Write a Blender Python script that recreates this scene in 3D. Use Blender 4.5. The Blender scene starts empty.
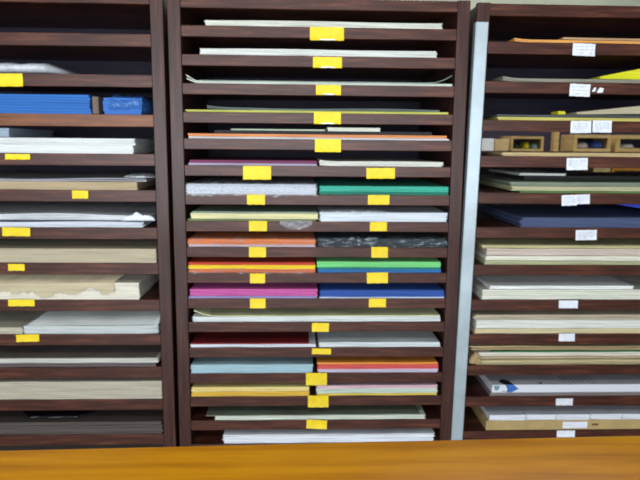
import bpy, bmesh, math, random
from mathutils import Vector, Matrix, noise

random.seed(7)
S = bpy.context.scene
COL = S.collection
EYE = 1.5
F = 610.0

# ------------------------------------------------------------------ camera
yaw, pitch, roll = 0.03683, -0.15544, 0.00881
cy, sy, cp, sp, cr, sr = math.cos(yaw), math.sin(yaw), math.cos(pitch), math.sin(pitch), math.cos(roll), math.sin(roll)
FW = Vector((sy*cp, cy*cp, sp)); r0 = Vector((cy, -sy, 0)); u0 = r0.cross(FW)
RT = cr*r0 + sr*u0; UP = -sr*r0 + cr*u0
CAMLOC = Vector((0, -2.5, EYE))
cd = bpy.data.cameras.new('camera'); cam = bpy.data.objects.new('camera', cd); COL.objects.link(cam)
m = Matrix((RT, UP, -FW)).transposed().to_4x4(); m.translation = CAMLOC
cam.matrix_world = m
cd.dof.use_dof = True; cd.dof.focus_distance = 1.5; cd.dof.aperture_fstop = 4.2
cd.sensor_width = 36; cd.lens = F/640*36; cd.clip_start = 0.02
S.camera = cam

# ------------------------------------------------------------------ light
w = bpy.data.worlds.new('world'); S.world = w; w.use_nodes = True
bg = w.node_tree.nodes['Background']; bg.inputs[0].default_value = (0.80, 0.88, 1.0, 1); bg.inputs[1].default_value = 0.14
def area(name, loc, target, sx, sy_, power, color):
    l = bpy.data.lights.new(name, 'AREA'); l.shape = 'RECTANGLE'; l.size = sx; l.size_y = sy_; l.energy = power; l.color = color
    o = bpy.data.objects.new(name, l); COL.objects.link(o); o.location = loc
    o.rotation_euler = (Vector(target)-Vector(loc)).to_track_quat('-Z', 'Y').to_euler()
    return o
area('shopfront_window_light', (-0.5, -5.0, 1.25), (0.0, 0, 1.25), 4.8, 2.0, 335, (0.86, 0.93, 1.0))
area('ceiling_light_shop', (-0.5, -2.7, 2.80), (-0.4, -1.7, 0.6), 2.6, 0.3, 22, (1.0, 0.97, 0.93))
area('store_fill_light', (1.35, 0.95, 2.75), (1.35, 1.5, 1.3), 1.6, 0.3, 34, (1.0, 0.97, 0.9))  # added lamp, brightens the boxes behind the right rack
vs = S.view_settings
vs.view_transform = 'Standard'; vs.look = 'None'; vs.gamma = 1; vs.exposure = -0.03
try: vs.use_curve_mapping = False
except Exception: pass

# ------------------------------------------------------------------ helpers
def lin(c):
    return tuple(((v/255)/12.92 if v/255 <= .04045 else ((v/255+.055)/1.055)**2.4) for v in c) + (1,)

def pt(x, y, Y=0.0):
    """point on the vertical plane at depth Y that the pixel looks at"""
    d = (x-320)*RT + (240-y)*UP + F*FW
    t = (Y - CAMLOC.y)/d.y
    return CAMLOC.x + t*d.x, EYE + t*d.z

def nodes(name):
    mt = bpy.data.materials.new(name); mt.use_nodes = True
    nt = mt.node_tree; b = nt.nodes['Principled BSDF']
    return mt, nt, b

def ramp(nt, fac, cols):
    r = nt.nodes.new('ShaderNodeValToRGB')
    el = r.color_ramp.elements
    el[0].position, el[0].color = cols[0]; el[1].position, el[1].color = cols[-1]
    for p, c in cols[1:-1]:
        e = el.new(p); e.color = c
    nt.links.new(fac, r.inputs[0]); return r

def noise_tex(nt, scale, vec_scale, detail=4, rough=.55, rot=(0, 0, 0)):
    tc = nt.nodes.new('ShaderNodeTexCoord'); mp = nt.nodes.new('ShaderNodeMapping')
    mp.inputs['Scale'].default_value = vec_scale; mp.inputs['Rotation'].default_value = rot
    n = nt.nodes.new('ShaderNodeTexNoise'); n.inputs['Scale'].default_value = scale
    n.inputs['Detail'].default_value = detail; n.inputs['Roughness'].default_value = rough
    nt.links.new(tc.outputs['Object'], mp.inputs[0]); nt.links.new(mp.outputs[0], n.inputs['Vector'])
    return n

def wood(name, dark, mid, light, vec, scale=6, rough=.42, bump=.08, spec=.28):
    mt, nt, b = nodes(name)
    n = noise_tex(nt, scale, vec, 6, .6)
    r = ramp(nt, n.outputs[0], [(.28, lin(dark)), (.52, lin(mid)), (.74, lin(light))])
    nt.links.new(r.outputs[0], b.inputs['Base Color'])
    b.inputs['Roughness'].default_value = rough; b.inputs['Specular IOR Level'].default_value = spec
    n2 = noise_tex(nt, scale*6, vec, 3)
    bp = nt.nodes.new('ShaderNodeBump'); bp.inputs['Strength'].default_value = bump; bp.inputs['Distance'].default_value = .002
    nt.links.new(n2.outputs[0], bp.inputs['Height']); nt.links.new(bp.outputs[0], b.inputs['Normal'])
    return mt

PAPER = {}
def paper_mat(c, var=.10, rough=.7):
    key = (c, var, rough)
    if key in PAPER: return PAPER[key]
    mt, nt, b = nodes('paper_%d_%d_%d' % c)
    n = noise_tex(nt, 1.0, (3, 3, 240), 3, .6)
    a = tuple(max(0, int(v*(1-var))) for v in c); d = tuple(min(255, int(v*(1+var*.5))) for v in c)
    r = ramp(nt, n.outputs[0], [(.3, lin(a)), (.5, lin(c)), (.7, lin(d))])
    nt.links.new(r.outputs[0], b.inputs['Base Color']); b.inputs['Roughness'].default_value = rough
    PAPER[key] = mt
    return mt

def plain(name, c, rough=.5, metal=0.0, var=.08, scale=30):
    mt, nt, b = nodes(name)
    n = noise_tex(nt, scale, (1, 1, 1), 3)
    a = tuple(int(v*(1-var)) for v in c); d = tuple(min(255, int(v*(1+var))) for v in c)
    r = ramp(nt, n.outputs[0], [(.3, lin(a)), (.7, lin(d))])
    nt.links.new(r.outputs[0], b.inputs['Base Color'])
    b.inputs['Roughness'].default_value = rough; b.inputs['Metallic'].default_value = metal
    return mt

def film(name, c, opacity, rough=.18, streak=None):
    mt, nt, b = nodes(name)
    b.inputs['Base Color'].default_value = lin(c); b.inputs['Roughness'].default_value = rough
    n = noise_tex(nt, 28, (1, 1, 2.5), 4, .65)
    r = ramp(nt, n.outputs[0], [(.38, (opacity*.45,)*3+(1,)), (.66, (min(1, opacity*1.5),)*3+(1,))])
    if streak:
        r.color_ramp.elements[0].position, r.color_ramp.elements[1].position = streak; r.color_ramp.elements[0].color = (.05, .05, .05, 1)
    nt.links.new(r.outputs[0], b.inputs['Alpha'])
    bp = nt.nodes.new('ShaderNodeBump'); bp.inputs['Strength'].default_value = .5; bp.inputs['Distance'].default_value = .006
    nt.links.new(n.outputs[0], bp.inputs['Height']); nt.links.new(bp.outputs[0], b.inputs['Normal'])
    return mt

M = {}
M['rack'] = wood('dark_stained_wood', (42, 21, 16), (74, 40, 31), (110, 64, 46), (2.2, 10, 34), 2.2, .38)
M['rack_v'] = wood('dark_stained_wood_upright', (38, 21, 19), (64, 37, 32), (92, 55, 45), (34, 10, 1.6), 2.2, .38)
M['panel'] = wood('dark_back_board', (36, 32, 48), (46, 41, 58), (58, 50, 66), (3, 3, 26), 2, .6)  # blue tint puts the hazy glare between the shelves into the board colour
M['counter'] = wood('varnished_counter_wood', (164, 98, 4), (206, 136, 8), (226, 162, 16), (.9, 11, 9), 2.2, .34, .03, .3)
M['yellow'] = plain('yellow_label_paper', (240, 208, 4), .55, 0, .04)
M['label'] = plain('white_label_paper', (226, 230, 240), .55, 0, .04)
M['ink'] = plain('grey_pencil', (150, 155, 172), .7, 0, .1)
M['alu'] = plain('brushed_aluminium', (176, 190, 197), .40, .35, .05, 8)
M['film'] = film('clear_plastic_film', (215, 220, 228), .28)
M['film_dark'] = film('thin_plastic_film', (176, 180, 186), .30, .12, (.50, .70))
M['film_black'] = film('dark_film_painted_glints', (150, 164, 172), .55, .08, (.53, .66))  # pale streaks paint the highlights of shiny plastic into the film
M['film_milky'] = film('milky_film', (214, 220, 226), .75, .3)
M['film_blue'] = film('blue_plastic_film', (70, 124, 196), .6)
M['wall'] = plain('painted_wall', (172, 178, 160), .8, 0, .04, 4)
M['ceil'] = plain('ceiling_paint', (140, 140, 136), .9, 0, .03, 4)
M['floor'] = plain('floor_tiles', (120, 112, 104), .5, 0, .12, 6)
M['pine'] = wood('pale_pine', (168, 138, 84), (190, 162, 108), (208, 184, 132), (4, 4, 20), 3, .5)

def obj(name, bm, mats, parent=None, loc=None, smooth=False):
    """link a bmesh as ONE mesh object; vertex coordinates are in world space unless loc is given"""
    bmesh.ops.recalc_face_normals(bm, faces=bm.faces)
    me = bpy.data.meshes.new(name)
    if parent is not None and loc is None:
        off = parent_world(parent)
        for v in bm.verts: v.co -= off
    elif loc is not None:
        for v in bm.verts: v.co -= Vector(loc)
    bm.to_mesh(me); bm.free()
    if not isinstance(mats, (list, tuple)): mats = [mats]
    for x in mats: me.materials.append(x)
    if smooth:
        for p in me.polygons: p.use_smooth = True
    o = bpy.data.objects.new(name, me); COL.objects.link(o)
    if parent is not None: o.parent = parent
    if loc is not None: o.location = loc
    return o

def parent_world(o):
    v = Vector((0, 0, 0))
    while o is not None:
        v += o.location; o = o.parent
    return v

def tag(o, label, cat, group=None):
    o['label'] = label; o['category'] = cat
    if group: o['group'] = group
    return o

def thing(name, label, cat, loc, group=None):
    o = bpy.data.objects.new(name, None); COL.objects.link(o); o.location = loc; o.empty_display_size = .05
    return tag(o, label, cat, group)

def box(bm, x0, x1, y0, y1, z0, z1, mi=0, bevel=0, shear=0.0):
    vs_ = [bm.verts.new((x + shear*(z), y, z)) for x in (x0, x1) for y in (y0, y1) for z in (z0, z1)]
    fs = []
    for idx in ((0, 1, 3, 2), (4, 6, 7, 5), (0, 4, 5, 1), (2, 3, 7, 6), (0, 2, 6, 4), (1, 5, 7, 3)):
        f = bm.faces.new([vs_[i] for i in idx]); f.material_index = mi; fs.append(f)
    if bevel:
        es = list({e for f in fs for e in f.edges})
        r = bmesh.ops.bevel(bm, geom=es, offset=bevel, segments=2, affect='EDGES', profile=.5)
        for f in r['faces']: f.material_index = mi
    return fs

# ------------------------------------------------------------------ room
def struct(name, bm, mt):
    o = obj(name, bm, mt); o['kind'] = 'structure'; return o
bm = bmesh.new(); box(bm, -3.2, 3.4, -4.6, 2.4, -.1, 0); struct('floor', bm, M['floor'])
bm = bmesh.new(); box(bm, -3.2, 3.4, -4.6, 2.4, 2.9, 3.0); struct('ceiling', bm, M['ceil'])
bm = bmesh.new(); box(bm, -3.2, 3.4, 2.4, 2.5, -.1, 3.0); struct('wall_back', bm, M['wall'])
bm = bmesh.new(); box(bm, -3.3, -3.2, -4.6, 2.5, -.1, 3.0); struct('wall_left', bm, M['wall'])
bm = bmesh.new(); box(bm, 3.4, 3.5, -4.6, 2.5, -.1, 3.0); struct('wall_right', bm, M['wall'])

# ------------------------------------------------------------------ racks
DEPTH = .72
def make_rack(label, xl, xr, zs, rail_h, stile, top, ztop_rail, open_back=None, lean=0.0):
    """xl, xr inner faces of the uprights; zs the tops of the shelves"""
    root = thing('paper_rack', label, 'rack', ((xl+xr)/2, 0, 0), 'dark wooden paper racks')
    for s, (a, b) in (('l', (xl-stile, xl)), ('r', (xr, xr+stile))):
        b_ = bmesh.new()
        sh = lean if s == 'l' else 0
        dz = -sh*EYE
        box(b_, a+dz, b+dz, 0.0, .035, 0, top, bevel=.002, shear=sh)
        box(b_, (a+.012 if s == 'l' else a+.004)+dz, (b-.004 if s == 'l' else b-.012)+dz, .036, DEPTH, 0, top, shear=sh)
        obj('upright', b_, M['rack_v'], root)
    b_ = bmesh.new()
    box(b_, xl+.0005, xr-.0005, .002, .03, ztop_rail[0], ztop_rail[1], bevel=.002)
    box(b_, xl+.0005, xr-.0005, .031, DEPTH-.001, ztop_rail[1]-.02, ztop_rail[1]-.002)
    obj('top_rail', b_, M['rack'], root)
    shelves = []
    for i, z in enumerate(zs):
        b_ = bmesh.new()
        e = lean*(z-EYE)
        box(b_, xl+.0005+e, xr-.0005, .002+random.uniform(0, .002), .026, z-rail_h, z, bevel=.0018)
        box(b_, xl+.0005+e, xr-.0005, .0262, DEPTH-.001, z-.014, z-.0005)
        shelves.append(obj('shelf', b_, M['rack'], root))
    b_ = bmesh.new()
    if open_back:
        box(b_, xl-stile+.012, xr+stile-.012, DEPTH, DEPTH+.012, .1, open_back[0])
        box(b_, xl-stile+.012, xr+stile-.012, DEPTH, DEPTH+.012, open_back[1], top-.01)
    else:
        box(b_, xl-stile+.012, xr+stile-.012, DEPTH, DEPTH+.012, .1, top-.01)
    obj('back_panel', b_, M['panel'], root)
    return root, shelves

ZC = [EYE+z for z in (.457, .347, .236, .125, .020, -.087, -.204, -.315, -.423, -.532, -.642, -.745, -.857, -.972, -1.077, -1.187, -1.296)]
ZL = [EYE+z for z in (.42, .265, .111, -.044, -.19, -.344, -.491, -.648, -.796, -.942, -1.086, -1.245)]
ZR = [EYE+z for z in (.412, .258, .105, -.04, -.191, -.336, -.496, -.649, -.80, -.94, -1.084, -1.246)]
rackL, shL = make_rack('dark stained wooden paper rack at the left with wide shelf spacing, cut by the frame', -1.70, -.577, ZL, .048, .050, EYE+.59, (EYE+.532, EYE+.582))
rackC, shC = make_rack('dark stained wooden paper rack in the middle with seventeen close-set shelves and yellow labels', -.460, .629, ZC, .043, .050, EYE+.566, (EYE+.522, EYE+.563))
rackR, shR = make_rack('dark stained wooden paper rack at the right with white labels and a pale metal strip', .751, 1.86, ZR, .046, .050, EYE+.560, (EYE+.511, EYE+.557), open_back=(EYE-.30, EYE+.10), lean=.014)
b_ = bmesh.new()
box(b_, .698-.014*EYE, .746-.014*EYE, -.004, -.0005, .02, EYE+.485, bevel=.001, shear=.014)
box(b_, .696-.014*EYE, .6995-.014*EYE, -.004, .03, .02, EYE+.485, shear=.014)
o = obj('edge_strip', b_, M['alu'], rackR); o['label'] = 'pale aluminium edge strip'

shL[2].data.materials[0] = wood('lighter_brown_wood', (84, 48, 28), (118, 70, 42), (140, 86, 52), (2.2, 10, 34), 2.2, .38)
# price labels, glued to the shelf rails: sub-parts of the shelf
def price_label(shelf, x0, x1, y0, y1, white=False, tilt=0.0, tail=False, lines=0):
    Y = -.0012
    xa, zt = pt(x0, (y0), Y); xb, _ = pt(x1, y0, Y); _, zb = pt((x0+x1)/2, y1, Y); _, zt = pt((x0+x1)/2, y0, Y)
    b_ = bmesh.new(); n = 8; rows = 4
    h = zt-zb; wd = xb-xa; cx, cz = (xa+xb)/2, (za := (zt+zb)/2)
    grid = []
    for layer in (0, 1):
        g = []
        for j in range(rows+1):
            row = []
            for i in range(n+1):
                u, v = i/n-.5, j/rows-.5
                curl = .0025*max(0, -v-.1)**1.3*4*(1+.3*math.sin(i*1.7))
                y = Y - layer*.0006 - curl - .0005*math.sin(u*5)**2 + .0004
                x = u*wd; z = v*h + .0006*math.sin(i*2.1+x0)
                row.append(b_.verts.new((cx + x*math.cos(tilt)-z*math.sin(tilt), y, cz + x*math.sin(tilt)+z*math.cos(tilt))))
            g.append(row)
        grid.append(g)
    for j in range(rows):
        for i in range(n):
            for L in (0, 1):
                b_.faces.new((grid[L][j][i], grid[L][j][i+1], grid[L][j+1][i+1], grid[L][j+1][i]))
    for i in range(n):
        for j in (0, rows): b_.faces.new((grid[0][j][i], grid[0][j][i+1], grid[1][j][i+1], grid[1][j][i]))
    for j in range(rows):
        for i in (0, n): b_.faces.new((grid[0][j][i], grid[0][j+1][i], grid[1][j+1][i], grid[1][j][i]))
    if tail:   # pale tape showing under the lower edge
        box(b_, cx-wd*.22, cx+wd*.24, Y-.0052, Y-.0045, zb+.0006, zb+.0052, mi=1)
    for k in range(lines):
        zz = zt - h*(.22+.56*k/max(1, lines-1)); xx = xa+wd*.10
        while xx < xb-wd*.16:
            ln = random.uniform(.08, .24)*wd
            box(b_, xx, min(xx+ln, xb-wd*.08), Y-.0016, Y-.0011, zz-.0011, zz+.0006, mi=1)
            xx += ln+.05*wd
    o = obj('shelf_label', b_, [M['label' if white else 'yellow'], M['ink'] if lines else M['label']], shelf)
    o['label'] = ('white' if white else 'yellow') + ' paper label stuck on the shelf edge'
    return o

YC = [(0, 310, 344, 27, 40.5, .0, True), (1, 313, 342, 57, 68, .0, True), (2, 316, 341, 85, 95, 0, True), (3, 314, 341, 112, 124, 0, True),
      (4, 315, 341, 139, 152, 0, False), (5, 243, 271, 166, 179.5, 0, False), (5, 366.5, 395, 168, 178.5, .01, False),
      (6, 247, 265, 194.5, 204.5, 0, False), (6, 368, 389.5, 195, 204.5, 0, False), (7, 249, 267, 221, 231, 0, False), (7, 370, 387, 222, 231, 0, False),
      (8, 249, 266, 247, 257, 0, False), (8, 371.5, 388, 247, 257.5, 0, False), (9, 250, 265, 273.5, 283, 0, False), (9, 367, 388, 272.5, 283, .02, False),
      (10, 250, 265.5, 298.5, 308, 0, False), (10, 369, 386, 298.5, 307, 0, False), (11, 312, 329, 323, 331.5, -.01, False), (12, 312, 331, 348.5, 354, -.02, False),
      (13, 306, 327, 373, 385, 0, False), (14, 308, 328.5, 395.5, 407, 0, False), (15, 306.5, 327, 420, 428.5, -.06, False)]
for i, x0, x1, y0, y1, t, tl in YC: price_label(shC[i], x0, x1, y0, y1, tilt=t, tail=tl)
YL = [(1, -8, 22.5, 73.5, 86.5, .01), (3, 5, 30, 154, 159.5, 0), (4, 72, 88, 190.5, 198.5, 0), (5, 2, 30, 227.5, 236, -.01), (6, 8, 24.5, 264, 270.5, 0),
      (7, 8, 34.5, 299.5, 306, 0), (8, 16, 39, 334.5, 341.5, .02)]
for i, x0, x1, y0, y1, t in YL: price_label(shL[i], x0, x1, y0, y1, tilt=t)
WR = [(0, 573, 595.5, 43.5, 56, -.02, 3), (1, 570, 590.5, 84, 96.5, -.03, 3), (2, 571, 591.5, 121, 133, .02, 5), (2, 593, 612, 120.5, 132.5, 0, 5),
      (3, 567, 588, 158, 170, .02, 5), (4, 562, 577, 195, 205.5, .04, 4), (4, 575.5, 590, 194.5, 204, .05, 4), (5, 576, 597, 230, 240, .02, 4),
      (7, 559, 578, 300.5, 308, 0, 0), (8, 559, 575, 333.5, 341, 0, 0), (10, 556, 573, 398.5, 405, 0, 0), (11, 557, 575, 430.5, 437, 0, 0)]
for i, x0, x1, y0, y1, t, ln in WR: price_label(shR[i], x0, x1, y0, y1, True, t, False, ln)
# torn remains of a label beside the second one of the right rack
b_ = bmesh.new()
for (x0, x1, y0, y1) in ((592, 596, 87, 92), (597, 603.5, 87.5, 93)):
    xa, za = pt(x0, y0, -.001); xb, zb = pt(x1, y1, -.001)
    vv = [b_.verts.new(p) for p in ((xa, -.001, zb+.004), (xa+.006, -.001, zb), (xb-.004, -.0016, zb+.002), (xb, -.001, za-.003), (xa+.012, -.0018, za))]
    f = b_.faces.new(vv); r = bmesh.ops.extrude_face_region(b_, geom=[f]); 
    for e in r['geom']:
        if isinstance(e, bmesh.types.BMVert): e.co.y += .0008
o = obj('torn_label', b_, M['label'], shR[1]); o['label'] = 'torn white label remains'

# ------------------------------------------------------------------ paper
GR = {'L': 'paper stacks in the left rack', 'C': 'paper stacks in the middle rack', 'R': 'paper stacks in the right rack'}
ZZ = {'L': ZL, 'C': ZC, 'R': ZR}

def slab_stack(bm, x0, x1, y0, y1, z0, z1, n, jit, wave=.0, curl=(0, 0), curl_len=.08, seed=0, mi=0, tilt=0.0, gap=.0008, fan=0.0):
    rnd = random.Random(seed)
    NX = max(8, int((x1-x0)/.035)); t = (z1-z0)/n
    for k in range(n):
        a = x0 + rnd.uniform(-jit, jit)*(1 if n > 1 else 0); b = x1 + rnd.uniform(-jit, jit)*(1 if n > 1 else 0)
        yy = y0 + rnd.uniform(0, jit*1.2)*(1 if n > 1 else 0); sk = rnd.uniform(-jit, jit)*.6
        ph = seed*.7
        rings = []
        for i in range(NX+1):
            u = i/NX; x = a+(b-a)*u
            dz = wave*(.5+.5*math.sin(x*9+ph))*(k+1)/n
            if curl[0]: dz += curl[0]*max(0, 1-(x-x0)/curl_len)**2*(.4+.6*(k+1)/n)
            if curl[1]: dz += curl[1]*max(0, 1-(x1-x)/curl_len)**2*(.4+.6*(k+1)/n)
            dz += (tilt+fan*k/n)*(x-x0); dt = fan/n*(x-x0); gp = .0003 if fan else gap
            yf = yy + sk*(u-.5) + .0012*math.sin(x*23+k*1.3+ph)
            za, zb = z0+k*t+dz+.0002, z0+(k+1)*t+dz+dt-gp+.0002
            rings.append([bm.verts.new(p) for p in ((x, yf, za), (x, yf, zb), (x, y1, zb), (x, y1, za))])
        for i in range(NX):
            for q in range(4):
                f = bm.faces.new((rings[i][q], rings[i][(q+1) % 4], rings[i+1][(q+1) % 4], rings[i+1][q])); f.material_index = mi
        for R_ in (rings[0], rings[-1]):
            f = bm.faces.new(R_); f.material_index = mi

_seed = [1]
def stack(rack, x0, x1, ypx, z0, px, color, label, name='paper_stack', cat='paper stack', yf=.008, depth=.62, jit=.003, wave=0.0, curl=(0, 0), curl_len=.08, n=None, var=.18, tilt=0.0, rough=.7, mat=None, fan=0.0):
    """one stack of sheets; x0, x1 its ends, px its thickness on the photograph's scale"""
    _seed[0] += 1
    Xa, _ = pt(x0, ypx, yf); Xb, _ = pt(x1, ypx, yf)
    lo, hi = {'L': (-1.70, -.577), 'C': (-.460, .629), 'R': (.751+.014*(z0-EYE), 1.86)}[rack]
    Xa = max(Xa, lo+.003+jit); Xb = min(Xb, hi-.003-jit)
    _, za = pt((x0+x1)/2, ypx, yf); _, zb = pt((x0+x1)/2, ypx+1, yf)
    h = px*(za-zb)
    n = n or max(1, min(10, round(h/.0032)))
    bm = bmesh.new()
    slab_stack(bm, Xa, Xb, yf, yf+depth, z0, z0+h, n, jit, wave, curl, curl_len, _seed[0], tilt=tilt, fan=fan)
    o = obj(name, bm, mat or paper_mat(color, var, rough), loc=((Xa+Xb)/2, yf+depth/2, z0))
    tag(o, label, cat, GR[rack])
    o_top = z0+h+wave*.98
    return o, o_top, (Xa, Xb, h)

def row(rack, idx, layers):
    """layers from the bottom up, each resting on the one below"""
    z = ZZ[rack][idx]; out = []
    for d in layers:
        d = dict(d); x0, x1 = d.pop('x'); y = d.pop('y'); px = d.pop('px'); c = d.pop('c'); lab = d.pop('label')
        o, z, info = stack(rack, x0, x1, y, z, px, c, lab, **d)
        z += .0018 if rack == 'R' else .0006
        out.append((o, info))
    return out, z

def wrap(parent, x0, x1, y0, y1, z0, z1, mt, amp=.006, seed=0, hang=0.0):
    """crumpled plastic film folded around the front of a stack (a part of it)"""
    bm = bmesh.new(); NX = max(10, int((x1-x0)/.008))
    prof = [(y1, z1), (y0+.05, z1+.001), (y0+.006, z1), (y0-.002, z1-.002), (y0-.003, (z0+z1)/2), (y0-.002, z0+.002), (y0-.0035, z0-hang)]
    rows = []
    for i in range(NX+1):
        x = x0+(x1-x0)*i/NX; R_ = []
        for j, (y, z) in enumerate(prof):
            p = Vector((x*38, j*1.3, seed*7.7))
            a = amp*noise.noise(p); b = amp*noise.noise(p+Vector((31, 5, 9)))
            if j >= 3:
                yy = min(y0-.0015, y - abs(a)*.5)
                if j == 6: z = z + (min(0, b)*1.5 if hang else abs(b)*.4)
            else: yy = y + a*.5; z = z + abs(b)*.9
            R_.append(bm.verts.new((x, yy, z)))
        rows.append(R_)
    for i in range(NX):
        for j in range(len(prof)-1):
            bm.faces.new((rows[i][j], rows[i][j+1], rows[i+1][j+1], rows[i+1][j]))
    o = obj('plastic_wrap', bm, mt, parent, smooth=True)
    o['label'] = 'crinkled plastic wrapping'
    return o

def wrap_on(parent, info, z0, yf=.008, mt=None, amp=.006, hang=0.0, grow=.004, seed=0):
    Xa, Xb, h = info
    return wrap(parent, Xa-grow, Xb+grow, yf-.003, yf+.3, z0+.0005, z0+h+.0015, mt or M['film'], amp, seed, hang)

MR = 'middle rack'
# ---- middle rack
row('C', 0, [dict(x=(205, 442), y=26, px=5.6, c=(222, 224, 212), label='off-white paper stack on the topmost shelf of the middle rack', wave=.002)])
row('C', 1, [dict(x=(200, 437), y=55, px=6.2, c=(224, 228, 222), label='off-white paper stack on the second shelf from the top of the middle rack', wave=.002)])
row('C', 2, [dict(x=(187, 453), y=84, px=2.6, c=(196, 204, 192), label='thin grey-white sheets with curled left corner, third shelf of the middle rack', curl=(.022, 0), curl_len=.05, n=2),
             dict(x=(200, 452), y=81, px=.7, c=(150, 168, 158), label='single grey-green sheet lifting at its right end, third shelf of the middle rack', name='paper_sheet', cat='paper sheet', curl=(0, .03), curl_len=.09, n=1)])
o4, z4 = row('C', 3, [dict(x=(186, 448), y=112, px=2.2, c=(196, 198, 92), label='thin yellow-green paper stack on the fourth shelf of the middle rack', n=2),
             dict(x=(207, 440), y=108, px=1.6, c=(112, 126, 122), label='thin dull grey-green sheets on top of the yellow-green paper, middle rack', n=2, wave=.004, curl=(.006, 0))])
o5, z5 = row('C', 4, [dict(x=(189, 449), y=138, px=2, c=(206, 206, 210), label='thin grey-white paper under the orange paper, fifth shelf of the middle rack', n=2),
             dict(x=(188.5, 447), y=136, px=2.8, c=(220, 140, 84), label='thin orange paper stack on the fifth shelf across the middle rack', n=2)])
def setback(rack, x0, x1, y, z, px, c, label, **k):
    return stack(rack, x0, x1, y, z, px, c, label, **k)
_, zt, _i = setback('C', 214, 432, 133, z5+.0004, 3.2, (36, 36, 40), 'dark pile standing in for the black gap above the orange paper, fifth shelf of the middle rack', yf=.022, depth=.44)  # added dark pile fills the shaded gap below the pale sheets
setback('C', 231, 325, 130, zt+.0004, 1.6, (170, 184, 160), 'pale green strip of paper lying on the dark stand-in pile, middle rack', yf=.016, depth=.40, n=1)
setback('C', 328, 380, 130, zt+.0004, 3.6, (236, 240, 224), 'short white paper stack on the dark stand-in pile, middle rack', yf=.016, depth=.40)
row('C', 5, [dict(x=(189, 317.0), y=166, px=2.2, c=(170, 160, 186), label='thin lilac-grey paper under the plum sheets, sixth shelf of the middle rack', n=2),
             dict(x=(190, 317.0), y=163, px=2.8, c=(118, 42, 84), label='plum paper stack, left half of the sixth shelf of the middle rack', n=2)])
row('C', 5, [dict(x=(319, 443), y=163, px=4.6, c=(232, 232, 222), label='white paper stack beside the plum sheets, middle rack', curl=(.006, 0), wave=.002)])
o7, _ = row('C', 6, [dict(x=(187, 316), y=190, px=10, c=(206, 212, 226), label='lavender-white paper stack in crinkled plastic, left of the teal stack', jit=.004)])
wrap_on(o7[0][0], o7[0][1], ZC[6], amp=.008, hang=.004, seed=1)
row('C', 6, [dict(x=(319.5, 450), y=193, px=3, c=(20, 128, 108), label='dark teal paper stack under the aqua sheets, middle rack'),
             dict(x=(320, 450), y=189, px=5.4, c=(62, 186, 160), label='aqua green paper stack, right half of the seventh shelf of the middle rack')])
o8, _ = row('C', 7, [dict(x=(187, 315), y=219, px=2, c=(112, 128, 84), label='thin olive green paper under the cream stack, middle rack', n=2, jit=.005),
             dict(x=(191, 318), y=215, px=5.4, c=(238, 230, 178), label='cream paper stack between olive and sage sheets, middle rack'),
             dict(x=(192, 317), y=211, px=1.6, c=(150, 168, 150), label='thin sage green sheets on top of the cream stack, middle rack', n=2)])
o8r, z8r = row('C', 7, [dict(x=(320, 448), y=217, px=9, c=(226, 234, 246), label='bluish white paper stack, right of the cream stack on the eighth shelf', jit=.004)])
wrap(o8r[0][0], o8r[0][1][0]+.002, o8r[0][1][0]+.27, .006, .2, ZC[7]+.03, z8r+.006, M['film'], .008, 5)
o9, _ = row('C', 8, [dict(x=(187, 315), y=245, px=2.4, c=(198, 178, 186), label='thin pinkish grey paper under the orange stack, ninth shelf of the middle rack', n=2),
             dict(x=(188, 315), y=241, px=5.2, c=(240, 132, 60), label='orange paper stack in torn clear plastic, left of the black-wrapped stack')])
wrap_on(o9[1][0], o9[1][1], ZC[8]+.011, amp=.010, seed=3, mt=M['film_dark'])
o9r, _ = row('C', 8, [dict(x=(318, 447), y=242, px=8.4, c=(30, 40, 48), label='black paper stack in shiny plastic, right half of the ninth shelf', jit=.004)])
wrap_on(o9r[0][0], o9r[0][1], ZC[8], amp=.012, seed=4, mt=M['film_black'])
o10, _ = row('C', 9, [dict(x=(187, 315), y=272, px=3.2, c=(222, 110, 60), label='burnt orange paper under the bright yellow stack, middle rack'),
             dict(x=(188, 315), y=268, px=4, c=(252, 214, 40), label='bright yellow paper stack between two orange-red ones, middle rack'),
             dict(x=(189, 315), y=264, px=2.6, c=(196, 62, 36), label='brick red paper on top of the bright yellow stack, middle rack', n=2)])
wrap_on(o10[0][0], o10[0][1], ZC[9], amp=.006, seed=6, hang=.002, mt=M['film_dark'])
row('C', 9, [dict(x=(318, 441), y=272, px=3.2, c=(40, 112, 178), label='mid blue paper at the bottom under teal and light green, middle rack'),
             dict(x=(318, 441), y=269, px=2, c=(24, 128, 122), label='thin teal paper between mid blue and light green stacks, middle rack', n=2),
             dict(x=(317.5, 441), y=265, px=5.4, c=(128, 220, 136), label='light green paper stack, right half of the tenth shelf')])
o11, _ = row('C', 10, [dict(x=(189, 317), y=297, px=2, c=(150, 140, 200), label='thin periwinkle paper under the pink stack, middle rack', n=2),
             dict(x=(190, 317), y=293, px=7, c=(206, 92, 166), label='bright pink paper stack left of the royal blue one')])
wrap_on(o11[0][0], o11[0][1], ZC[10], amp=.004, seed=8, mt=M['film_dark'])
row('C', 10, [dict(x=(319.5, 445), y=298, px=1.2, c=(190, 204, 230), label='thin pale blue sheets under the royal blue stack, middle rack', n=1),
              dict(x=(320, 445), y=293, px=6.6, c=(42, 84, 168), label='royal blue paper stack right of the bright pink one')])
row('C', 11, [dict(x=(193, 440), y=320, px=5, c=(226, 232, 232), label='full-width white paper stack on the twelfth shelf of the middle rack', wave=.001),
              dict(x=(194, 440), y=315, px=.9, c=(222, 222, 176), label='thin pale yellow sheets curling up at left, twelfth shelf of the middle rack', curl=(.024, 0), curl_len=.10, n=1)])
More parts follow.
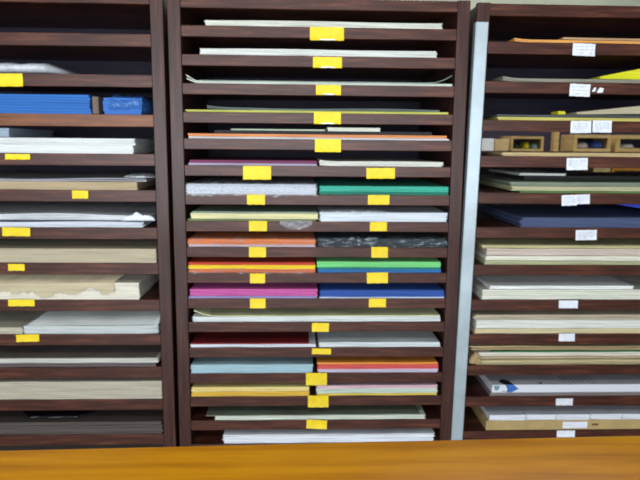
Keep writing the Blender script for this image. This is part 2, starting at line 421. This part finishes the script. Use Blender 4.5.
row('C', 12, [dict(x=(190, 316), y=345.5, px=3, c=(222, 226, 236), label='white paper stack under the dark red sheets, middle rack', n=3),
              dict(x=(191, 309), y=342, px=1.4, c=(122, 12, 18), label='dark red sheets, left half of the thirteenth shelf', n=1)])
row('C', 12, [dict(x=(319, 440), y=344, px=4.6, c=(222, 230, 232), label='white paper stack to the right of the dark red sheets')])
row('C', 13, [dict(x=(190, 312.5), y=368, px=8.6, c=(172, 204, 216), label='pale blue paper stack left of the salmon one', jit=.003)])
row('C', 13, [dict(x=(318, 438), y=371.5, px=3.2, c=(216, 208, 230), label='lavender-white paper at the bottom under the salmon stack'),
              dict(x=(318, 438), y=367, px=4.4, c=(226, 92, 92), label='salmon red paper stack right of the pale blue one'),
              dict(x=(317.5, 438), y=363, px=2.2, c=(238, 150, 56), label='orange sheets on top of the salmon red stack', n=2)])
row('C', 14, [dict(x=(190, 309), y=394, px=4.4, c=(236, 192, 72), label='golden yellow paper stack, left half of the fifteenth shelf'),
              dict(x=(189.5, 309), y=389, px=4.6, c=(252, 228, 152), label='pale yellow paper stack on top of the golden one')])
row('C', 14, [dict(x=(317, 437), y=393.5, px=2, c=(238, 206, 92), label='thin yellow paper under the mint-white stack, right half of the fifteenth shelf', n=2),
              dict(x=(316.5, 437.5), y=390, px=4.6, c=(214, 230, 216), label='mint-white paper stack under the pale pink sheets'),
              dict(x=(317, 437.5), y=386, px=3, c=(236, 200, 212), label='pale pink paper on top of the mint-white stack')])
row('C', 15, [dict(x=(215, 425), y=415.5, px=4, c=(222, 228, 214), label='grey-white paper stack on the lowest labelled shelf of the middle rack'),
              dict(x=(206, 420), y=411.5, px=1.0, c=(120, 128, 112), label='thin grey-green sheets over the grey-white stack on the lowest labelled shelf', n=1)])
row('C', 16, [dict(x=(223, 434), y=440, px=8.5, c=(226, 230, 238), label='white paper stack on the bottom shelf behind the counter edge, middle rack', jit=.004)])

# ---- left rack (the stacks run on out of the frame)
oL3, _ = row('L', 2, [dict(x=(-70, 90), y=104, px=19.5, c=(24, 98, 176), label='blue paper stack beside the crinkled blue package, left rack', jit=.004, n=7)])
row('L', 3, [dict(x=(-70, 133), y=149, px=8.5, c=(236, 240, 240), label='lower white paper block on the fourth shelf of the left rack', jit=.002),
             dict(x=(-70, 134), y=140.5, px=6.6, c=(228, 232, 232), label='upper white paper block on the fourth shelf of the left rack', jit=.006)])
oL5, zL5 = row('L', 4, [dict(x=(-70, 137), y=186, px=8, c=(192, 172, 138), label='tan paper stack on the fifth shelf of the left rack'),
             dict(x=(-70, 146), y=180, px=2, c=(176, 176, 184), label='thin grey-white sheets over the tan stack, left rack', n=2, wave=.006, jit=.01)])
oL6, zL6 = row('L', 5, [dict(x=(-70, 143), y=224.5, px=5, c=(226, 232, 244), label='white paper stack at the bottom of the sixth shelf, left rack', wave=.004, jit=.006),
             dict(x=(-70, 120), y=219, px=1, c=(70, 74, 92), label='dark navy sheets between the white stacks, left rack', n=1),
             dict(x=(-70, 150), y=215, px=4.6, c=(234, 238, 244), label='rumpled white paper stack on top of the navy sheets, left rack', wave=.008, jit=.01)])
row('L', 6, [dict(x=(-70, 156), y=256, px=14, c=(190, 178, 152), label='thick beige paper stack on the seventh shelf of the left rack', jit=.002)])
oL8, zL8 = row('L', 7, [dict(x=(-70, 139), y=290, px=17, c=(222, 216, 200), label='beige paper stack in torn wrapping, eighth shelf of the left rack', jit=.003)])
row('L', 8, [dict(x=(-70, 22), y=328, px=6.4, c=(202, 196, 176), label='beige paper stack left of the grey-white one, ninth shelf of the left rack'), ])
row('L', 8, [dict(x=(24, 158), y=329, px=7.6, c=(206, 212, 212), label='grey-white paper stack with raised right end, ninth shelf of the left rack', curl=(0, .006), wave=.002)])
row('L', 9, [dict(x=(-70, 156), y=365, px=4, c=(96, 86, 86), label='thin brown-grey paper under the white sheets, tenth shelf of the left rack', n=3),
             dict(x=(-70, 158), y=360.5, px=4.4, c=(214, 212, 204), label='white paper stack on the tenth shelf of the left rack'),
             dict(x=(-70, 155), y=357, px=.8, c=(118, 108, 102), label='thin taupe layer standing in for the shaded top of the white stack, tenth shelf of the left rack', n=1)])  # top layer is the shade on the white stack, painted as a darker sheet
row('L', 10, [dict(x=(-70, 164), y=392, px=17.5, c=(190, 182, 164), label='thickest beige paper stack low in the left rack', jit=.0015)])
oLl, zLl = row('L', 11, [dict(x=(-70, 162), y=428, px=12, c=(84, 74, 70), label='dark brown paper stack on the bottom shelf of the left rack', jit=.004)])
b_ = bmesh.new()

def crumple(name, label, cat, x0, x1, y0, y1, z0, z1, mt, amp=.01, seed=0, group=None, taper=.5, nx=40, na=20, dens=22):
    """a soft pillow-like bundle lying on its shelf, pinched at its ends"""
    bm = bmesh.new(); rings = []
    cyy, ry, hz = (y0+y1)/2, (y1-y0)/2, (z1-z0)
    for i in range(nx+1):
        u = i/nx; e = min(1, (min(u, 1-u)*2/taper))**.45 if taper else 1
        e = max(e, .12)
        x = x0+(x1-x0)*u; R_ = []
        for j in range(na):
            a = 2*math.pi*j/na
            c_, s_ = math.cos(a), math.sin(a)
            yy = cyy + ry*e*math.copysign(abs(c_)**.6, c_); zz = .5*hz*e*(1+math.copysign(abs(s_)**.7, s_))
            d = amp*noise.noise(Vector((x*dens, yy*dens*.5, zz*dens+seed*9)))
            dd = amp*.5*noise.noise(Vector((x*dens*3, yy*dens, zz*dens*3+seed*5)))
            R_.append(bm.verts.new((x, yy+(d+dd)*c_, max(z0+.0004, z0+zz+(d+dd)*max(0, s_)))))
        rings.append(R_)
    for i in range(nx):
        for j in range(na):
            bm.faces.new((rings[i][j], rings[i][(j+1) % na], rings[i+1][(j+1) % na], rings[i+1][j]))
    bm.faces.new(rings[0]); bm.faces.new(rings[-1])
    o = obj(name, bm, mt, loc=((x0+x1)/2, cyy, z0), smooth=True)
    return tag(o, label, cat, group) if label else o

b_.free()
crumple('plastic_bag', 'pale grey plastic bag lying on the second shelf of the left rack', 'bag', -1.34, pt(60, 70)[0], .02, .40, ZL[1], ZL[1]+.050, plain('milky_plastic_bag', (190, 196, 202), .3), .006, 2, dens=12, taper=.35)
def attach(child, root):
    child.parent = root; child.location = child.location - root.location
w5 = crumple('plastic_wrap', None, None, pt(116, 181)[0], pt(156, 181)[0], -.001, .22, zL5-.001, zL5+.014, M['film_milky'], .010, 11, taper=.9, dens=34)
attach(w5, oL5[1][0]); w5['label'] = 'crumpled clear plastic end'
w6 = crumple('crumpled_corner', None, None, pt(122, 217)[0], pt(155, 217)[0], -.012, .004, ZL[5]+.030, zL6+.004, paper_mat((226, 230, 238)), .010, 12, taper=.9, dens=34)
attach(w6, oL6[2][0]); w6['label'] = 'crumpled white corner'
xa = pt(99, 104)[0]; xb = pt(147, 104)[0]
pk = thing('wrapped_package', 'blue paper package in crinkled plastic right of the blue stack', 'package', ((xa+xb)/2, .3, ZL[2]))
b_ = bmesh.new(); slab_stack(b_, xa+.012, xb-.028, .02, .55, ZL[2], ZL[2]+.066, 5, .004, seed=77)
obj('contents', b_, paper_mat((44, 104, 186)), pk)
wp = crumple('plastic_wrap', None, None, xa, xb, .006, .5, ZL[2], ZL[2]+.082, M['film_blue'], .016, 4, taper=.35, dens=40)
wp.parent = pk; wp.location = wp.location - pk.location
wp['label'] = 'crinkled clear plastic wrapping'
# brown paper band around the blue stack
xa = pt(91, 104)[0]; xb = pt(97.5, 104)[0]
b_ = bmesh.new(); box(b_, xa, xb, .012, .5, ZL[2]+.0003, ZL[2]+.07, bevel=.004)
tag(obj('cardboard_piece', b_, plain('grey_brown_card', (104, 88, 80), .7), loc=((xa+xb)/2, .25, ZL[2])), 'upright grey-brown cardboard piece between blue stack and blue package', 'cardboard')
# torn wrapping on the beige stack of the eighth shelf
Xa, Xb, h = oL8[0][1]
b_ = bmesh.new(); N = 110; rws = []
for i in range(N+1):
    x = Xa+(Xb-Xa-.10)*i/N
    low = .026+.045*noise.noise(Vector((x*11, 3, 0)))+.014*noise.noise(Vector((x*55, 7, 0)))
    R_ = []
    for j in range(6):
        v = j/5; z = ZL[7]+h+.002 - v*(h-max(.002, low)); y = .002-.006*abs(noise.noise(Vector((x*25, v*3, 1))))-.010*v*v*abs(noise.noise(Vector((x*30, 2, 2))))
        R_.append(b_.verts.new((x, y, z)))
    rws.append(R_)
    R_.insert(0, b_.verts.new((x, .25, ZL[7]+h+.003)))
for i in range(N):
    for j in range(6): b_.faces.new((rws[i][j], rws[i][j+1], rws[i+1][j+1], rws[i+1][j]))
o = obj('torn_wrapping', b_, paper_mat((190, 176, 146), .2), oL8[0][0], smooth=True); o['label'] = 'torn beige wrapping paper'
# curled sheet with a rolled right end over the grey-white stack
xa, xb = pt(26, 322)[0], pt(160, 322)[0]
b_ = bmesh.new(); prof = []
ztop = ZL[8]+.0345
for i in range(41):
    u = i/40; prof.append((xa+(xb-.014-xa)*u, ztop+.003+.004*u*u))
cx0, cz0 = prof[-1][0], prof[-1][1]
for k in range(1, 13):
    a = -math.pi/2+k*math.pi*1.5/12; prof.append((cx0+.008*math.cos(a), cz0+.008+.008*math.sin(a)))
rr = []
for (x, z) in prof: rr.append([b_.verts.new((x, .004, z)), b_.verts.new((x, .60, z)), b_.verts.new((x, .60, z+.0008)), b_.verts.new((x, .004, z+.0008))])
for i in range(len(rr)-1):
    for q in range(4): b_.faces.new((rr[i][q], rr[i][(q+1) % 4], rr[i+1][(q+1) % 4], rr[i+1][q]))
b_.faces.new(rr[0]); b_.faces.new(rr[-1])
tag(obj('paper_sheet', b_, paper_mat((196, 200, 198)), loc=((xa+xb)/2, .3, ztop), smooth=True), 'single grey-white sheet with rolled right end, ninth shelf of the left rack', 'paper sheet', GR['L'])
crumple('plastic_bag', 'black plastic bag crumpled on the bottom shelf of the left rack', 'bag', pt(4, 420)[0], pt(96, 420)[0], .03, .4, zLl+.001, zLl+.020, plain('black_plastic', (20, 20, 24), .25), .008, 6)
b_ = bmesh.new(); xa, xb = pt(-30, 131)[0], pt(3, 131)[0]
z4 = ZL[3]+.0625
slab_stack(b_, xa, xb, .05, .5, z4, z4+.036, 3, .002, seed=31)
tag(obj('folder', b_, paper_mat((150, 166, 182)), loc=((xa+xb)/2, .27, z4)), 'grey-blue folder on the white paper blocks at the left frame edge', 'folder')
# hanging plastic scrap over the cream stack's shelf
xa, _ = pt(280, 220); xb, zb = pt(312, 229.5)
b_ = bmesh.new(); rr = []
for i in range(21):
    x = xa+(xb-xa)*i/20; R_ = []
    for j in range(9):
        v = j/8; edge = 1-.55*abs(i/10-1)**2
        z = ZC[7]+.004-(ZC[7]+.004-zb)*v*edge
        R_.append(b_.verts.new((x+.004*noise.noise(Vector((i*.4, j*.6, 3))), -.004-.006*abs(noise.noise(Vector((x*60, z*60, 4)))), z)))
    rr.append(R_)
for i in range(20):
    for j in range(8): b_.faces.new((rr[i][j], rr[i][j+1], rr[i+1][j+1], rr[i+1][j]))
o = obj('plastic_flap', b_, M['film'], o8[0][0], smooth=True); o['label'] = 'loose flap of clear plastic hanging over the shelf edge'

# ---- right rack (stacks run on out of the frame)
E_ = 715
row('R', 0, [dict(x=(514, E_), y=41, px=2.8, c=(232, 164, 84), label='thin tan-orange sheets on the topmost shelf of the right rack', n=2, curl=(.006, 0)),
             dict(x=(563, E_), y=37.5, px=2, c=(196, 158, 118), label='thin brown sheets over the tan-orange ones, topmost shelf of the right rack', n=2, wave=.002)])
_, zt = row('R', 1, [dict(x=(503, E_), y=81, px=3.4, c=(150, 148, 132), label='grey-green sheets on the second shelf of the right rack', curl=(.008, 0))])
stack('R', 600, 690, 78, zt, 2.4, (216, 214, 20), 'lime yellow paper fanning up to the right, second shelf of the right rack', n=8, fan=.20, yf=.012, jit=.001)
_, zt = row('R', 2, [dict(x=(498, E_), y=118, px=3.2, c=(196, 184, 96), label='mustard yellow sheets on the third shelf of the right rack', n=2),
             dict(x=(497, E_), y=115, px=1.8, c=(86, 92, 96), label='dark grey sheets over the mustard ones, third shelf of the right rack', n=2, wave=.002)])
stack('R', 577, 700, 110, zt, 2.2, (176, 166, 140), 'grey-beige sheets rising to the right, third shelf of the right rack', n=5, tilt=.018, fan=.09, yf=.012, jit=.001)
xa, _ = pt(560, 112); xb, _ = pt(567.5, 112)
b_ = bmesh.new(); slab_stack(b_, xa, xb, .02, .09, zt, zt+.013, 4, .001, seed=5)
tag(obj('note_pad', b_, paper_mat((226, 214, 40)), loc=((xa+xb)/2, .05, zt)), 'small yellow note pad on the third shelf of the right rack', 'note pad')
row('R', 3, [dict(x=(503, E_), y=154, px=3.6, c=(206, 182, 134), label='beige sheets below the small wooden boxes, fourth shelf of the right rack', curl=(0, 0), jit=.006)])
_, zt = row('R', 4, [dict(x=(520, E_), y=192, px=1.6, c=(84, 124, 64), label='thin green sheets at the bottom of the fifth shelf, right rack', n=1, jit=.01),
             dict(x=(512, E_), y=188, px=4.2, c=(196, 192, 152), label='pale olive paper stack on the fifth shelf of the right rack', jit=.006),
             dict(x=(511, E_), y=184, px=3.8, c=(136, 146, 128), label='grey-green paper stack on the fifth shelf of the right rack', jit=.006)])
_, zt, _i = stack('R', 524, E_, 178, zt, 4, (40, 42, 40), 'black paper pile set back over the grey-green stack, right rack', yf=.16, depth=.46)
stack('R', 520, 566, 171, zt+.0005, 2.2, (228, 230, 222), 'short white sheets on the black pile, fifth shelf of the right rack', yf=.17, depth=.44, n=2, wave=.003)
_, zt = row('R', 5, [dict(x=(521, E_), y=224, px=9.5, c=(74, 86, 124), label='slate blue paper stack on the sixth shelf of the right rack', jit=.006, wave=.001)])
stack('R', 617, 700, 205, zt+.052, 2, (34, 54, 176), 'deep blue paper leaning over the slate blue stack, right rack', n=3, tilt=-.145, fan=.10, yf=.03, jit=.001)
row('R', 6, [dict(x=(485, E_), y=263, px=3.6, c=(186, 188, 148), label='pale olive paper at the bottom of the seventh shelf, right rack'),
             dict(x=(486, E_), y=258.5, px=4.6, c=(240, 238, 220), label='ivory paper stack on the seventh shelf of the right rack'),
             dict(x=(487, E_), y=252, px=6.6, c=(220, 204, 192), label='pinkish beige paper stack on the seventh shelf of the right rack', jit=.004),
             dict(x=(483, E_), y=246.5, px=3.0, c=(206, 200, 150), label='straw yellow paper on top of the seventh shelf, right rack', jit=.005)])
row('R', 7, [dict(x=(482.5, E_), y=293, px=10, c=(220, 220, 206), label='greenish white paper stack on the eighth shelf of the right rack', jit=.004),
             dict(x=(490, 634), y=286.5, px=3.4, c=(238, 240, 240), label='bright white paper on top of the greenish white stack, right rack', n=3)])
row('R', 8, [dict(x=(475, E_), y=331, px=4.6, c=(222, 208, 166), label='straw paper stack at the bottom of the ninth shelf, right rack', jit=.004),
             dict(x=(476, E_), y=324, px=8.6, c=(230, 230, 222), label='white paper stack on the ninth shelf of the right rack', jit=.004),
             dict(x=(474.5, E_), y=316, px=4.6, c=(190, 178, 154), label='light brown paper on top of the ninth shelf, right rack', jit=.006)])
ragged, _ = row('R', 9, [dict(x=(476, E_), y=361, px=4.4, c=(206, 192, 150), label='straw paper at the bottom of the ragged pile, tenth shelf of the right rack', jit=.008),
             dict(x=(474, E_), y=357, px=3.4, c=(196, 176, 140), label='tan paper low in the ragged pile, tenth shelf of the right rack', jit=.012),
             dict(x=(478, E_), y=353.6, px=3.4, c=(224, 218, 206), label='off-white paper inside the ragged pile, tenth shelf of the right rack', n=2, jit=.004),
             dict(x=(492, E_), y=351.6, px=1.2, c=(50, 116, 70), label='thin green sheets near the top of the ragged pile, right rack', n=1),
             dict(x=(470, E_), y=349, px=3.4, c=(200, 178, 136), label='brown paper on top of the ragged pile, tenth shelf of the right rack', jit=.014, wave=.003)])
o = crumple('torn_wrapping', None, None, pt(469, 355)[0], pt(481, 355)[0], -.018, .005, ZR[9]+.012, ZR[9]+.056, paper_mat((176, 150, 108), .15), .014, 15, taper=.9, dens=60)
attach(o, ragged[-1][0]); o['label'] = 'torn brown wrapping at the left end'
# white parcel with a printed blue emblem
row('R', 10, [dict(x=(490, E_), y=395.5, px=3.4, c=(128, 118, 118), label='grey-brown sheets under the white parcel, right rack', n=2)])
zp = ZR[10]+.0158
xa, za = pt(492, 390, .008); xb, _ = pt(E_-10, 390, .008)
pc = thing('paper_parcel', 'white wrapped paper parcel with printed blue emblem, low in the right rack', 'parcel', ((xa+xb)/2, .3, zp))
b_ = bmesh.new(); box(b_, xa, xb, .008, .60, zp, zp+.036, bevel=.0015); obj('wrapper', b_, paper_mat((222, 226, 236), .05), pc)
b_ = bmesh.new()
def flat_poly(bm, pts, mi):
    # folded over the parcel's front edge: z above the edge lies on the top face
    vs_ = [bm.verts.new((x, .0074, z)) for x, z in pts]
    f = bm.faces.new(vs_); f.material_index = mi
    r = bmesh.ops.extrude_face_region(bm, geom=[f])
    for e in r['geom']:
        if isinstance(e, bmesh.types.BMVert): e.co.y -= .0003
        elif isinstance(e, bmesh.types.BMFace): e.material_index = mi
z0 = zp+.003; H = .032
flat_poly(b_, [(xa+.064, z0-.001), (xa+.088, z0-.001), (xa+.118, z0+.015), (xa+.094, z0+H+.001), (xa+.058, z0+H+.001), (xa+.068, z0+.014)], 0)
flat_poly(b_, [(xa+.012, z0+.010), (xa+.022, z0+.006), (xa+.034, z0+.019), (xa+.030, z0+.030), (xa+.006, z0+.030)], 1)
flat_poly(b_, [(xa+.044, z0+.001), (xa+.058, z0+.001), (xa+.062, z0+.006), (xa+.048, z0+.007)], 2)
def top_poly(bm, pts, mi):
    vs_ = [bm.verts.new((x, y, zp+.0362)) for x, y in pts]
    f = bm.faces.new(vs_); f.material_index = mi
    r = bmesh.ops.extrude_face_region(bm, geom=[f])
    for e in r['geom']:
        if isinstance(e, bmesh.types.BMVert): e.co.z += .0003
        elif isinstance(e, bmesh.types.BMFace): e.material_index = mi
top_poly(b_, [(xa+.040, .05), (xa+.046, .022), (xa+.060, .0085), (xa+.096, .0085), (xa+.090, .05), (xa+.066, .075)], 3)
top_poly(b_, [(xa+.216, .016), (xa+.226, .016), (xa+.224, .036), (xa+.214, .032)], 3)
for k in range(7): top_poly(b_, [(xa+.33+k*.022, .03), (xa+.336+k*.022, .03), (xa+.336+k*.022, .11), (xa+.33+k*.022, .11)], 2)
o = obj('emblem', b_, [plain('print_blue', (52, 106, 186), .5), plain('print_teal', (120, 160, 172), .5), plain('print_grey', (168, 172, 180), .5), plain('print_navy', (38, 44, 66), .5)], pc)
o['label'] = 'printed blue, teal and navy emblem with grey print'
# cardboard box with white reams on top
xa, _ = pt(486, 426, .010); xb, _ = pt(E_-10, 426, .010); zb = ZR[11]+.0006
cb = thing('cardboard_box', 'shallow brown cardboard box on the bottom shelf of the right rack', 'box', ((xa+xb)/2, .3, zb))
b_ = bmesh.new(); box(b_, xa, xb, .010, .60, zb, zb+.046, bevel=.004); obj('carton', b_, plain('brown_cardboard', (176, 150, 100), .75, 0, .06, 14), cb)
x1, z1 = pt(563, 422, .009); x2, z2 = pt(587, 428, .009)
b_ = bmesh.new(); box(b_, x1, x2, .0088, .0098, z2, z1)
xx = x1+.006
for k in range(4): box(b_, xx+k*.009, xx+k*.009+.006, .0084, .0089, (z1+z2)/2-.001, (z1+z2)/2+.001, mi=1)
o = obj('box_label', b_, [M['label'], M['ink']], cb); o['label'] = 'white paper label'
x1, z1 = pt(592, 423.5, .009); x2, z2 = pt(598.5, 425.5, .009)
b_ = bmesh.new(); box(b_, x1, x2, .0090, .0098, z2, z1); o = obj('printed_mark', b_, plain('print_brown', (112, 70, 40), .6), cb); o['label'] = 'small brown printed mark'
ends = [489, 526, 556, 590, 622, 660]
for i, (a, b) in enumerate(zip(ends[:-1], ends[1:])):
    where = ('at its left end', 'second from the left', 'third from the left, above the box label', 'fourth from the left, right of the box label', 'fifth from the left at the picture edge')[i]
    stack('R', a+.4, b-.4, 417, zb+.0465, 5.4, (226, 230, 240), 'white paper ream on the cardboard box, '+where, name='paper_ream', cat='paper ream', n=3, jit=.0006, yf=.012+.002*(i % 2))

# ------------------------------------------------------------------ storeroom shelf seen through the open back of the right rack
YB = 1.3
xa, xb = .80, 2.45
st = thing('storage_shelf', 'storage shelf seen through the gap at eye level of the right rack', 'shelf', (1.55, YB+.2, 0))
z_hi = pt(560, 151.5, YB)[1]; z_lo = pt(560, 181, YB)[1]
for z in (z_hi, z_lo):
    b_ = bmesh.new(); box(b_, xa, xb, YB-.02, YB+.36, z-.02, z, bevel=.002); obj('shelf_board', b_, M['rack'], st)
b_ = bmesh.new(); box(b_, xa, xb, YB+.36, YB+.372, z_lo-.3, z_hi+.34); obj('back_panel', b_, M['panel'], st)
for x in (xa, xb-.03):
    b_ = bmesh.new(); box(b_, x, x+.03, YB-.02, YB+.359, 0, z_lo-.0205); obj('leg', b_, M['rack_v'], st)
    b_ = bmesh.new(); box(b_, x, x+.03, YB-.02, YB+.359, z_lo+.0005, z_hi-.0205); obj('leg', b_, M['rack_v'], st)

def open_box(label, px0, px1, z0, height, Yf, t=.012, depth=.2, mt=None, back=True):
    z0 += .0006; xa, _ = pt(px0, 145, Yf); xb, _ = pt(px1, 145, Yf)
    root = thing('wooden_box', label, 'box', ((xa+xb)/2, Yf+depth/2, z0), 'small wooden boxes behind the right rack')
    b_ = bmesh.new()
    box(b_, xa, xa+t, Yf, Yf+depth, z0, z0+height, bevel=.001); box(b_, xb-t, xb, Yf, Yf+depth, z0, z0+height, bevel=.001)
    box(b_, xa+t, xb-t, Yf, Yf+depth, z0, z0+t); box(b_, xa+t, xb-t, Yf, Yf+depth, z0+height-t, z0+height)
    obj('frame', b_, mt or M['pine'], root)
    b_ = bmesh.new(); box(b_, xa+t, xb-t, Yf+depth-.006, Yf+depth, z0+t, z0+height-t); obj('back_board', b_, M['panel'], root)
    return (xa+t, xb-t)
ia = open_box('small pale wooden open-front box with yellow and teal things, behind the right rack', 511, 543.5, z_hi, pt(527, 136.5, YB)[1]-z_hi, YB, .014)
ib = open_box('pale wooden open-front box holding a blue thing, behind the right rack', 574, 611, z_hi, .105, YB, .020)
ic = open_box('pale wooden open-front box nearest the right picture edge, behind the right rack', 616.5, 672, z_hi, .105, YB, .024)
idd = open_box('orange wooden open-front box on the lower storage board, behind the right rack', 614, 668, z_lo, pt(630, 168, YB)[1]-z_lo, YB, .018, mt=wood('orange_pine', (170, 110, 30), (196, 134, 44), (212, 152, 62), (4, 4, 20), 3, .5))
def small(name, label, cat, x0, x1, y0, y1, z0, z1, c, sd=0):
    return crumple(name, label, cat, x0, x1, y0, y1, z0, z1, plain(name+'_%d' % (c[0]*3+c[2]), c, .5), .004, sd, taper=.6, nx=14, na=12)
zi = z_hi+.0145
x = ia[0]; wd = ia[1]-ia[0]
small('small_pouch', 'green-black pouch inside the pale box with yellow and teal things', 'pouch', x+.003, x+wd*.38, YB+.02, YB+.12, zi, zi+.030, (34, 70, 60), 1)
small('small_pouch', 'yellow pouch inside the small pale wooden box', 'pouch', x+wd*.42, x+wd*.68, YB+.02, YB+.12, zi, zi+.042, (226, 220, 40), 2)
small('small_pouch', 'pale teal pouch inside the small pale wooden box', 'pouch', x+wd*.70, x+wd*.97, YB+.02, YB+.12, zi, zi+.036, (140, 180, 190), 3)
zi = z_hi+.0205
x = ib[0]; wd = ib[1]-ib[0]
small('small_pouch', 'white and grey pouch inside the box with the blue thing', 'pouch', x+.002, x+wd*.5, YB+.02, YB+.12, zi, zi+.040, (206, 200, 206), 4)
small('small_pouch', 'blue pouch inside the pale wooden box', 'pouch', x+wd*.53, x+wd*.98, YB+.02, YB+.12, zi, zi+.048, (48, 84, 168), 5)
x = ic[0]
small('small_pouch', 'white pouch inside the box nearest the picture edge', 'pouch', x+.01, x+.12, YB+.02, YB+.12, z_hi+.0245, z_hi+.048, (214, 216, 224), 6)
def block(name, label, cat, px0, px1, z0, z1, c, depth=.16, var=.05):
    xa, _ = pt(px0, 145, YB); xb, _ = pt(px1, 145, YB)
    b_ = bmesh.new(); box(b_, xa, xb, YB+.004, YB+depth, z0+.0003, z1, bevel=.002)
    return tag(obj(name, b_, plain(name+'_mat_%d' % px0, c, .6, 0, var), loc=((xa+xb)/2, YB+depth/2, z0)), label, cat)
block('carton', 'white carton next to the metal strip, behind the right rack', 'carton', 478, 494, z_hi, z_hi+.075, (224, 232, 236))
block('carton', 'beige carton between white carton and small wooden box, behind the right rack', 'carton', 495, 509.5, z_hi, z_hi+.073, (196, 172, 124))
xs0, xs1 = pt(554, 145, YB)[0], pt(559, 145, YB)[0]
b_ = bmesh.new(); box(b_, xs0, xs1, YB+.004, YB+.05, z_hi+.0003, z_hi+.12, bevel=.001); o = obj('divider', b_, M['pine'], st); o['label'] = 'pale upright divider'
block('carton', 'beige carton left of the orange box on the lower storage board', 'carton', 596, 613, z_lo, pt(605, 168, YB)[1], (200, 178, 128))

# ------------------------------------------------------------------ counter
cr_ = thing('shop_counter', 'orange-brown varnished wooden counter in the foreground', 'counter', (0, -1.75, 0))
ang = math.atan2(.036, 1.2)
zc = EYE-.55
def counter_part(name, x0, x1, y0, y1, z0, z1, mt, bevel):
    b_ = bmesh.new(); box(b_, x0, x1, y0, y1, z0, z1, bevel=bevel)
    bmesh.ops.rotate(b_, verts=b_.verts, cent=(0, -1.433, 0), matrix=Matrix.Rotation(ang, 3, 'Z'))
    return obj(name, b_, mt, cr_)
counter_part('counter_top', -2.2, 2.4, -2.12, -1.433, zc-.04, zc, M['counter'], .006)
for y in (-2.08, -1.50):
    counter_part('apron', -2.05, 2.25, y, y+.022, zc-.11, zc-.0405, M['counter'], .002)
for x in (-2.12, 2.26):  # unseen base, left open on legs so light reaches the lower shelves
    for y in (-2.09, -1.53): counter_part('leg', x, x+.06, y, y+.06, 0, zc-.0405, M['counter'], .003)
